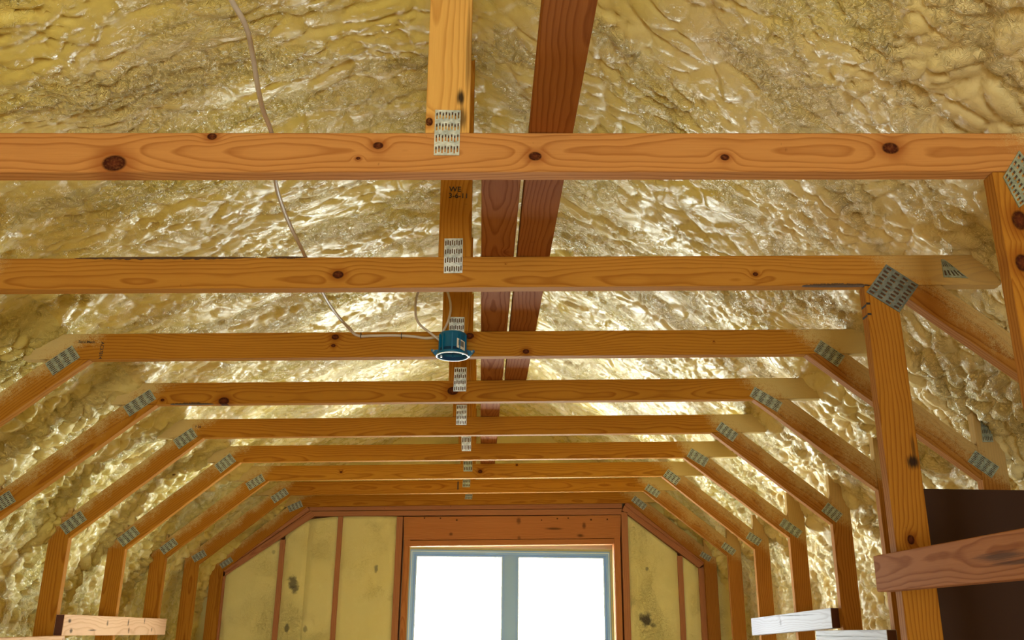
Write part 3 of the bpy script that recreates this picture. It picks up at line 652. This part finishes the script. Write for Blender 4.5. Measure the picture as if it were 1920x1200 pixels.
ink_text('grade_stamp', 'AC37814', 3, 190, 641, .0155, math.radians(90)); ink_text('grade_stamp', 'Semi-Mech', 3, 147, 643, .0125)
ink_text('grade_stamp', 'F 56', 5, 366, 802, .016)

def root_of(k): return [r for r in bpy.data.objects if r.name.startswith('roof_truss') and abs(r.location.y - D[k]) < 1e-4][0]
# two black felt-pen strokes near the top of the second truss's post
for z in (.838, .808):
    bm = bmesh.new()
    box_bm(bm, 1.0771, 1.0785, .004, .034, z + E_, z + .006 + E_); box_bm(bm, 1.0775, 1.0875, -.0006, .001, z + .003 + E_, z + .009 + E_)
    link_bm('pen_mark', bm, ink, root_of(2))
xa, za = onT(D[8], 858.5, 918); bm = bmesh.new(); box_bm(bm, xa - .004, xa + .004, -.0006, .001, za + EYE, za + EYE + .055); link_bm('pen_mark', bm, ink, root_of(8))

# ------------------------------------------------------------------ bridging planks resting on the ties
def plank(x0, x1, y0, y1, mat, label, wid):
    z0 = zb((x0 + x1) / 2) + TH + E_ + .0012
    o = timber('plank', [(x0, y0), (x1, y0), (x1, y1), (x0, y1)], z0, z0 + TK, mat, None, axis=(0, 1), org=(x1, y0), plane='xy', wid=wid)
    return tag(o, label, 'plank', 'reddish bridging planks on the tie beams')
plank(.1265, .2155, .45, D[4] + .05, wood_red, 'right reddish plank lying along the tops of the tie beams, reaching nearest the viewer', 5.1)
plank(.0276, .1170, D[1] + .10, D[7] + .07, wood_red, 'left reddish plank lying along the tie beams and running on to the far trusses', 8.6)

# ------------------------------------------------------------------ nailer boards and panel
def lboard(x0, x1, y0, y1, z0, z1, zz0, zz1, mat, label, wid, cat='board', group=None, endmat=None):
    """board running along the attic; z0,z1 at y0 and zz0,zz1 at y1"""
    o = timber('nailer_board', [(y0, z0 + E_), (y1, zz0 + E_), (y1, zz1 + E_), (y0, z1 + E_)], x0, x1, mat, None, axis=(1, 0), org=(y0, z0 + E_), plane='yz', wid=wid)
    if endmat:
        o.data.materials.append(endmat)
        for p in o.data.polygons:
            if abs(p.normal.y) > .95: p.material_index = 1
    return tag(o, label, cat, group)
lboard(1.038, 1.0765, 1.35, 2.352, .094, .183, .0935, .181, wood_brown, 'weathered brown board nailed across the near right post in front of the dark panel', 2.2)
lboard(-1.8312, -1.793, 4.300, 5.69, -.0512, .038, -.0575, .0315, wood_pale, 'pale pinkish board nailed across three left studs, dark near end', 4.4, endmat=wood_endgrain)
lboard(-1.8312, -1.793, 3.30, 4.338, -.145, -.057, -.1405, -.0515, wood_pale, 'lower left board cut off by the bottom edge of the picture', 6.1, endmat=wood_endgrain)
lboard(1.651, 1.6895, 4.335, 5.64, .011, .100, -.030, .066, wood_white, 'bluish white board nailed across the right studs left of the big post', 7.9, endmat=wood_endgrain)
lboard(1.585, 1.6235, 3.60, 4.375, -.084, .006, -.088, .001, wood_white, 'whitish board at the bottom edge below and right of the longer white board', 9.4, endmat=wood_endgrain)
# nail heads on the boards
panel_mat = plain('dark_brown_hardboard', (.046, .017, .008), .55, spec=.25, var=(3, (.038, .014, .007)))
bm = bmesh.new(); box_bm(bm, 1.10, 1.88, 2.3455, 2.358, .02, .352 + E_, .0015)
pn = link_bm('hardboard_panel', bm, panel_mat); tag(pn, 'dark brown sheet standing upright behind the big right post', 'panel')

# ------------------------------------------------------------------ cables
cable_mat = plain('grey_cable_jacket', (.62, .53, .47), .42, spec=.4, var=(30, (.50, .42, .36)))
def cable(name, pts, r, label, group=None, flat=1.0):
    cu_ = bpy.data.curves.new(name, 'CURVE'); cu_.dimensions = '3D'; cu_.bevel_depth = r; cu_.bevel_resolution = 3; cu_.resolution_u = 8
    sp = cu_.splines.new('BEZIER'); sp.bezier_points.add(len(pts) - 1)
    for b, p in zip(sp.bezier_points, pts): b.co = p; b.handle_left_type = b.handle_right_type = 'AUTO'
    tmp = bpy.data.objects.new(name, cu_); col.objects.link(tmp); dg = bpy.context.evaluated_depsgraph_get()
    me = bpy.data.meshes.new_from_object(tmp.evaluated_get(dg)); bpy.data.objects.remove(tmp); me.materials.clear(); me.materials.append(cable_mat)
    for p in me.polygons: p.use_smooth = True
    o = bpy.data.objects.new(name, me); col.objects.link(o); return tag(o, label, 'cable', group)
zc = H0 + TH + .006
CR_ = .0048
pts = [onZ(zc + .02, 415, -45), onZ(zc + .01, 434, 0), onZ(zc, 458, 42), onZ(zc, 473, 100), onZ(zc - .012, 483, 160), onZ(zc - .01, 493, 205)]
pT = onZ(zc - .020, 503, 246); pts += [Vector((pT.x, D[1] + .02, zb(pT.x) + TH + .0055 + E_))]
pts += [onZ(zc - .03, 517, 342), onZ(zc - .03, 529, 385), onZ(zc - .03, 545, 425), onZ(zc - .03, 560, 455)]
pT = onZ(zc - .02, 571, 484); pts += [Vector((pT.x, D[2] + .02, zb(pT.x) + TH + .0055 + E_))]
pts += [onZ(zc - .03, 605, 549), onZ(zc - .03, 622, 577), onZ(zc - .03, 640, 600)]
yf = D[3] - .0055
def onF(px, py, off=0.0):
    x, z = onT(D[3], px, py); return Vector((x, D[3] + SK * x - .0062 - off, z + E_))
pts += [onF(659, 622, .02), onF(668, 629), onF(700, 630.5), onF(740, 630), onF(775, 632), onF(800, 635), onF(818, 634.5, .008), onF(828, 638, .035)]
c1 = cable('cable', pts, CR_, 'long grey cable draped over the near tie beams down to the blue box')
for px, py in ((677, 630), (753, 630.5)):
    p = onF(px, py, -.0055); bm = bmesh.new(); box_bm(bm, p.x - .001, p.x + .001, p.y - .0115, p.y, p.z - .009, p.z + .009); o = link_bm('staple', bm, plain('dark_staple', (.05, .045, .04), .4, metal=.8)); o.parent = c1
yb = D[3] - .062
def onB(px, py, dy=0.0):
    x, z = onT(yb - dy, px, py); return Vector((x, yb - dy + SK * x, z + E_))
pts = [onB(826, 640, -.01), onB(818, 633), onB(805, 623), onB(790, 611), onB(782, 600), onB(779, 583), onB(780, 565), onB(786, 543), onB(799, 527), onB(816, 523), onB(832, 533), onB(841, 553), onB(845, 577), onB(842, 596), onB(836, 612), onB(829, 625), onB(828, 636, -.01)]
cable('cable', pts, .0040, 'loop of thin grey cable rising out of the blue junction box')

# ------------------------------------------------------------------ blue junction box on the third truss
blue = plain('blue_pvc', (.0, .125, .27), .34, spec=.5); blue_in = plain('blue_pvc_inside_shade', (.0, .05, .15), .5); rim_m = plain('white_lit_rim', (.80, .88, .95), .4)  # inside carries its shade as a darker blue; white stands for the lit rim
pc = onT(D[3] - .058, 848, 668); bx_, bz_ = pc[0], pc[1] + E_; by_ = D[3] + SK * bx_ - .0575
jb = empty('junction_box', (bx_, by_, bz_)); tag(jb, 'round blue plastic ceiling box with barcode sticker, fixed to the third tie beam', 'electrical box')
RB = .0525; HB = .078
bm = bmesh.new(); N = 48; rings = []
for (r, z) in ((RB, 0), (RB - .001, .010), (RB - .0045, .012), (RB - .006, HB - .004), (RB - .010, HB), (0.001, HB)):
    rings.append([bm.verts.new((r * math.cos(2 * math.pi * i / N), r * math.sin(2 * math.pi * i / N), z)) for i in range(N)])
inner = [[bm.verts.new((r * math.cos(2 * math.pi * i / N), r * math.sin(2 * math.pi * i / N), z)) for i in range(N)] for (r, z) in ((RB - .003, 0), (RB - .009, HB - .004), (.001, HB - .004))]
def loft(a, b, mi=0):
    for i in range(N): f = bm.faces.new((a[i], a[(i + 1) % N], b[(i + 1) % N], b[i])); f.material_index = mi; f.smooth = True
for a, b in zip(rings, rings[1:]): loft(a, b)
loft(rings[0], inner[0]); loft(inner[0], inner[1], 1); loft(inner[1], inner[2], 1)
# vertical ribs and knock-outs on the wall
for ang in (-150, -128, -90, -60, -25, 40, 90, 140):
    a = math.radians(ang); m4 = Matrix.Translation((math.cos(a) * (RB - .004), math.sin(a) * (RB - .004), HB * .5)) @ Matrix.Rotation(a, 4, 'Z') @ Matrix.Diagonal((.005, .004, HB * .74, 1))
    bmesh.ops.create_cube(bm, size=1, matrix=m4)
bmesh.ops.recalc_face_normals(bm, faces=bm.faces)
link_bm('box_body', bm, [blue, blue_in], jb)
bm = bmesh.new(); ra = []
for (r, z) in ((RB + .0016, .001), (RB + .0016, -.0022), (RB - .0008, -.0022), (RB - .0008, .001)):
    ra.append([bm.verts.new((r * math.cos(2 * math.pi * i / N), r * math.sin(2 * math.pi * i / N), z)) for i in range(N)])
for a, b in zip(ra, ra[1:] + ra[:1]):
    for i in range(N): bm.faces.new((a[i], a[(i + 1) % N], b[(i + 1) % N], b[i]))
bmesh.ops.recalc_face_normals(bm, faces=bm.faces); link_bm('rim', bm, rim_m, jb)  # white ring put in for the lit lower edge of the box
for s in (-1, 1):                                    # mounting ears
    bm = bmesh.new()
    pr = [(s * (RB - .008), .010), (s * (RB + .004), .012), (s * (RB + .021), .030), (s * (RB + .019), .034), (s * (RB + .008), .031), (s * (RB - .008), .034)]
    f = [bm.verts.new((x, .034, z)) for x, z in pr]; g = [bm.verts.new((x, .052, z)) for x, z in pr]
    bm.faces.new(f); bm.faces.new(g[::-1])
    for i in range(6): bm.faces.new((f[i], f[(i + 1) % 6], g[(i + 1) % 6], g[i]))
    bmesh.ops.recalc_face_normals(bm, faces=bm.faces); ear = link_bm('mounting_ear', bm, blue, jb)
    bm = bmesh.new(); bmesh.ops.create_cone(bm, cap_ends=True, segments=12, radius1=.0035, radius2=.0035, depth=.006, matrix=Matrix.Translation((s * (RB + .012), .032, .027)) @ Matrix.Rotation(math.pi / 2, 4, 'X')); link_bm('nail_head', bm, galv_dark, ear)
for s, ang in ((-1, 155), (1, -30)):                 # screw bosses inside the rim
    a = math.radians(ang); bm = bmesh.new(); bmesh.ops.create_cone(bm, cap_ends=True, segments=14, radius1=.0035, radius2=.0035, depth=.008, matrix=Matrix.Translation((math.cos(a) * (RB - .011), math.sin(a) * (RB - .011), .005)))
    link_bm('screw_boss', bm, rim_m, jb)
# barcode sticker wrapped on the right front of the wall
def strip(name, a0, a1, z0, z1, r, mat, parent, skew=0.0):
    bm = bmesh.new(); n = 6; A = []
    for i in range(n + 1):
        t = i / n; a = math.radians(a0 + (a1 - a0) * t); sh = skew * t
        A.append((bm.verts.new((r * math.cos(a), r * math.sin(a), z0 + sh)), bm.verts.new((r * math.cos(a), r * math.sin(a), z1 + sh)), bm.verts.new(((r - .0006) * math.cos(a), (r - .0006) * math.sin(a), z1 + sh)), bm.verts.new(((r - .0006) * math.cos(a), (r - .0006) * math.sin(a), z0 + sh))))
    for p, q in zip(A, A[1:]):
        for i in range(4): bm.faces.new((p[i], q[i], q[(i + 1) % 4], p[(i + 1) % 4]))
    bm.faces.new(A[0][::-1]); bm.faces.new(A[-1]); bmesh.ops.recalc_face_normals(bm, faces=bm.faces); return link_bm(name, bm, mat, parent)
stk = strip('barcode_sticker', -72, -34, .018, .050, RB - .0022, plain('sticker_paper', (.62, .58, .50), .6), jb, skew=-.009)
bars = [(0, 2), (3, 1), (5, 2.4), (8.4, 1), (10.4, 1.6), (13, 2.6), (16.6, 1), (18.6, 2)]
for a, w in bars: strip('bar', -65 + a * 1.1, -65 + (a + w) * 1.1, .025 - a * .00025, .044 - a * .00025, RB - .0018, ink, stk)

print('tris', sum(len(o.data.loop_triangles) if o.type == 'MESH' and not o.data.calc_loop_triangles() else 0 for o in bpy.data.objects))
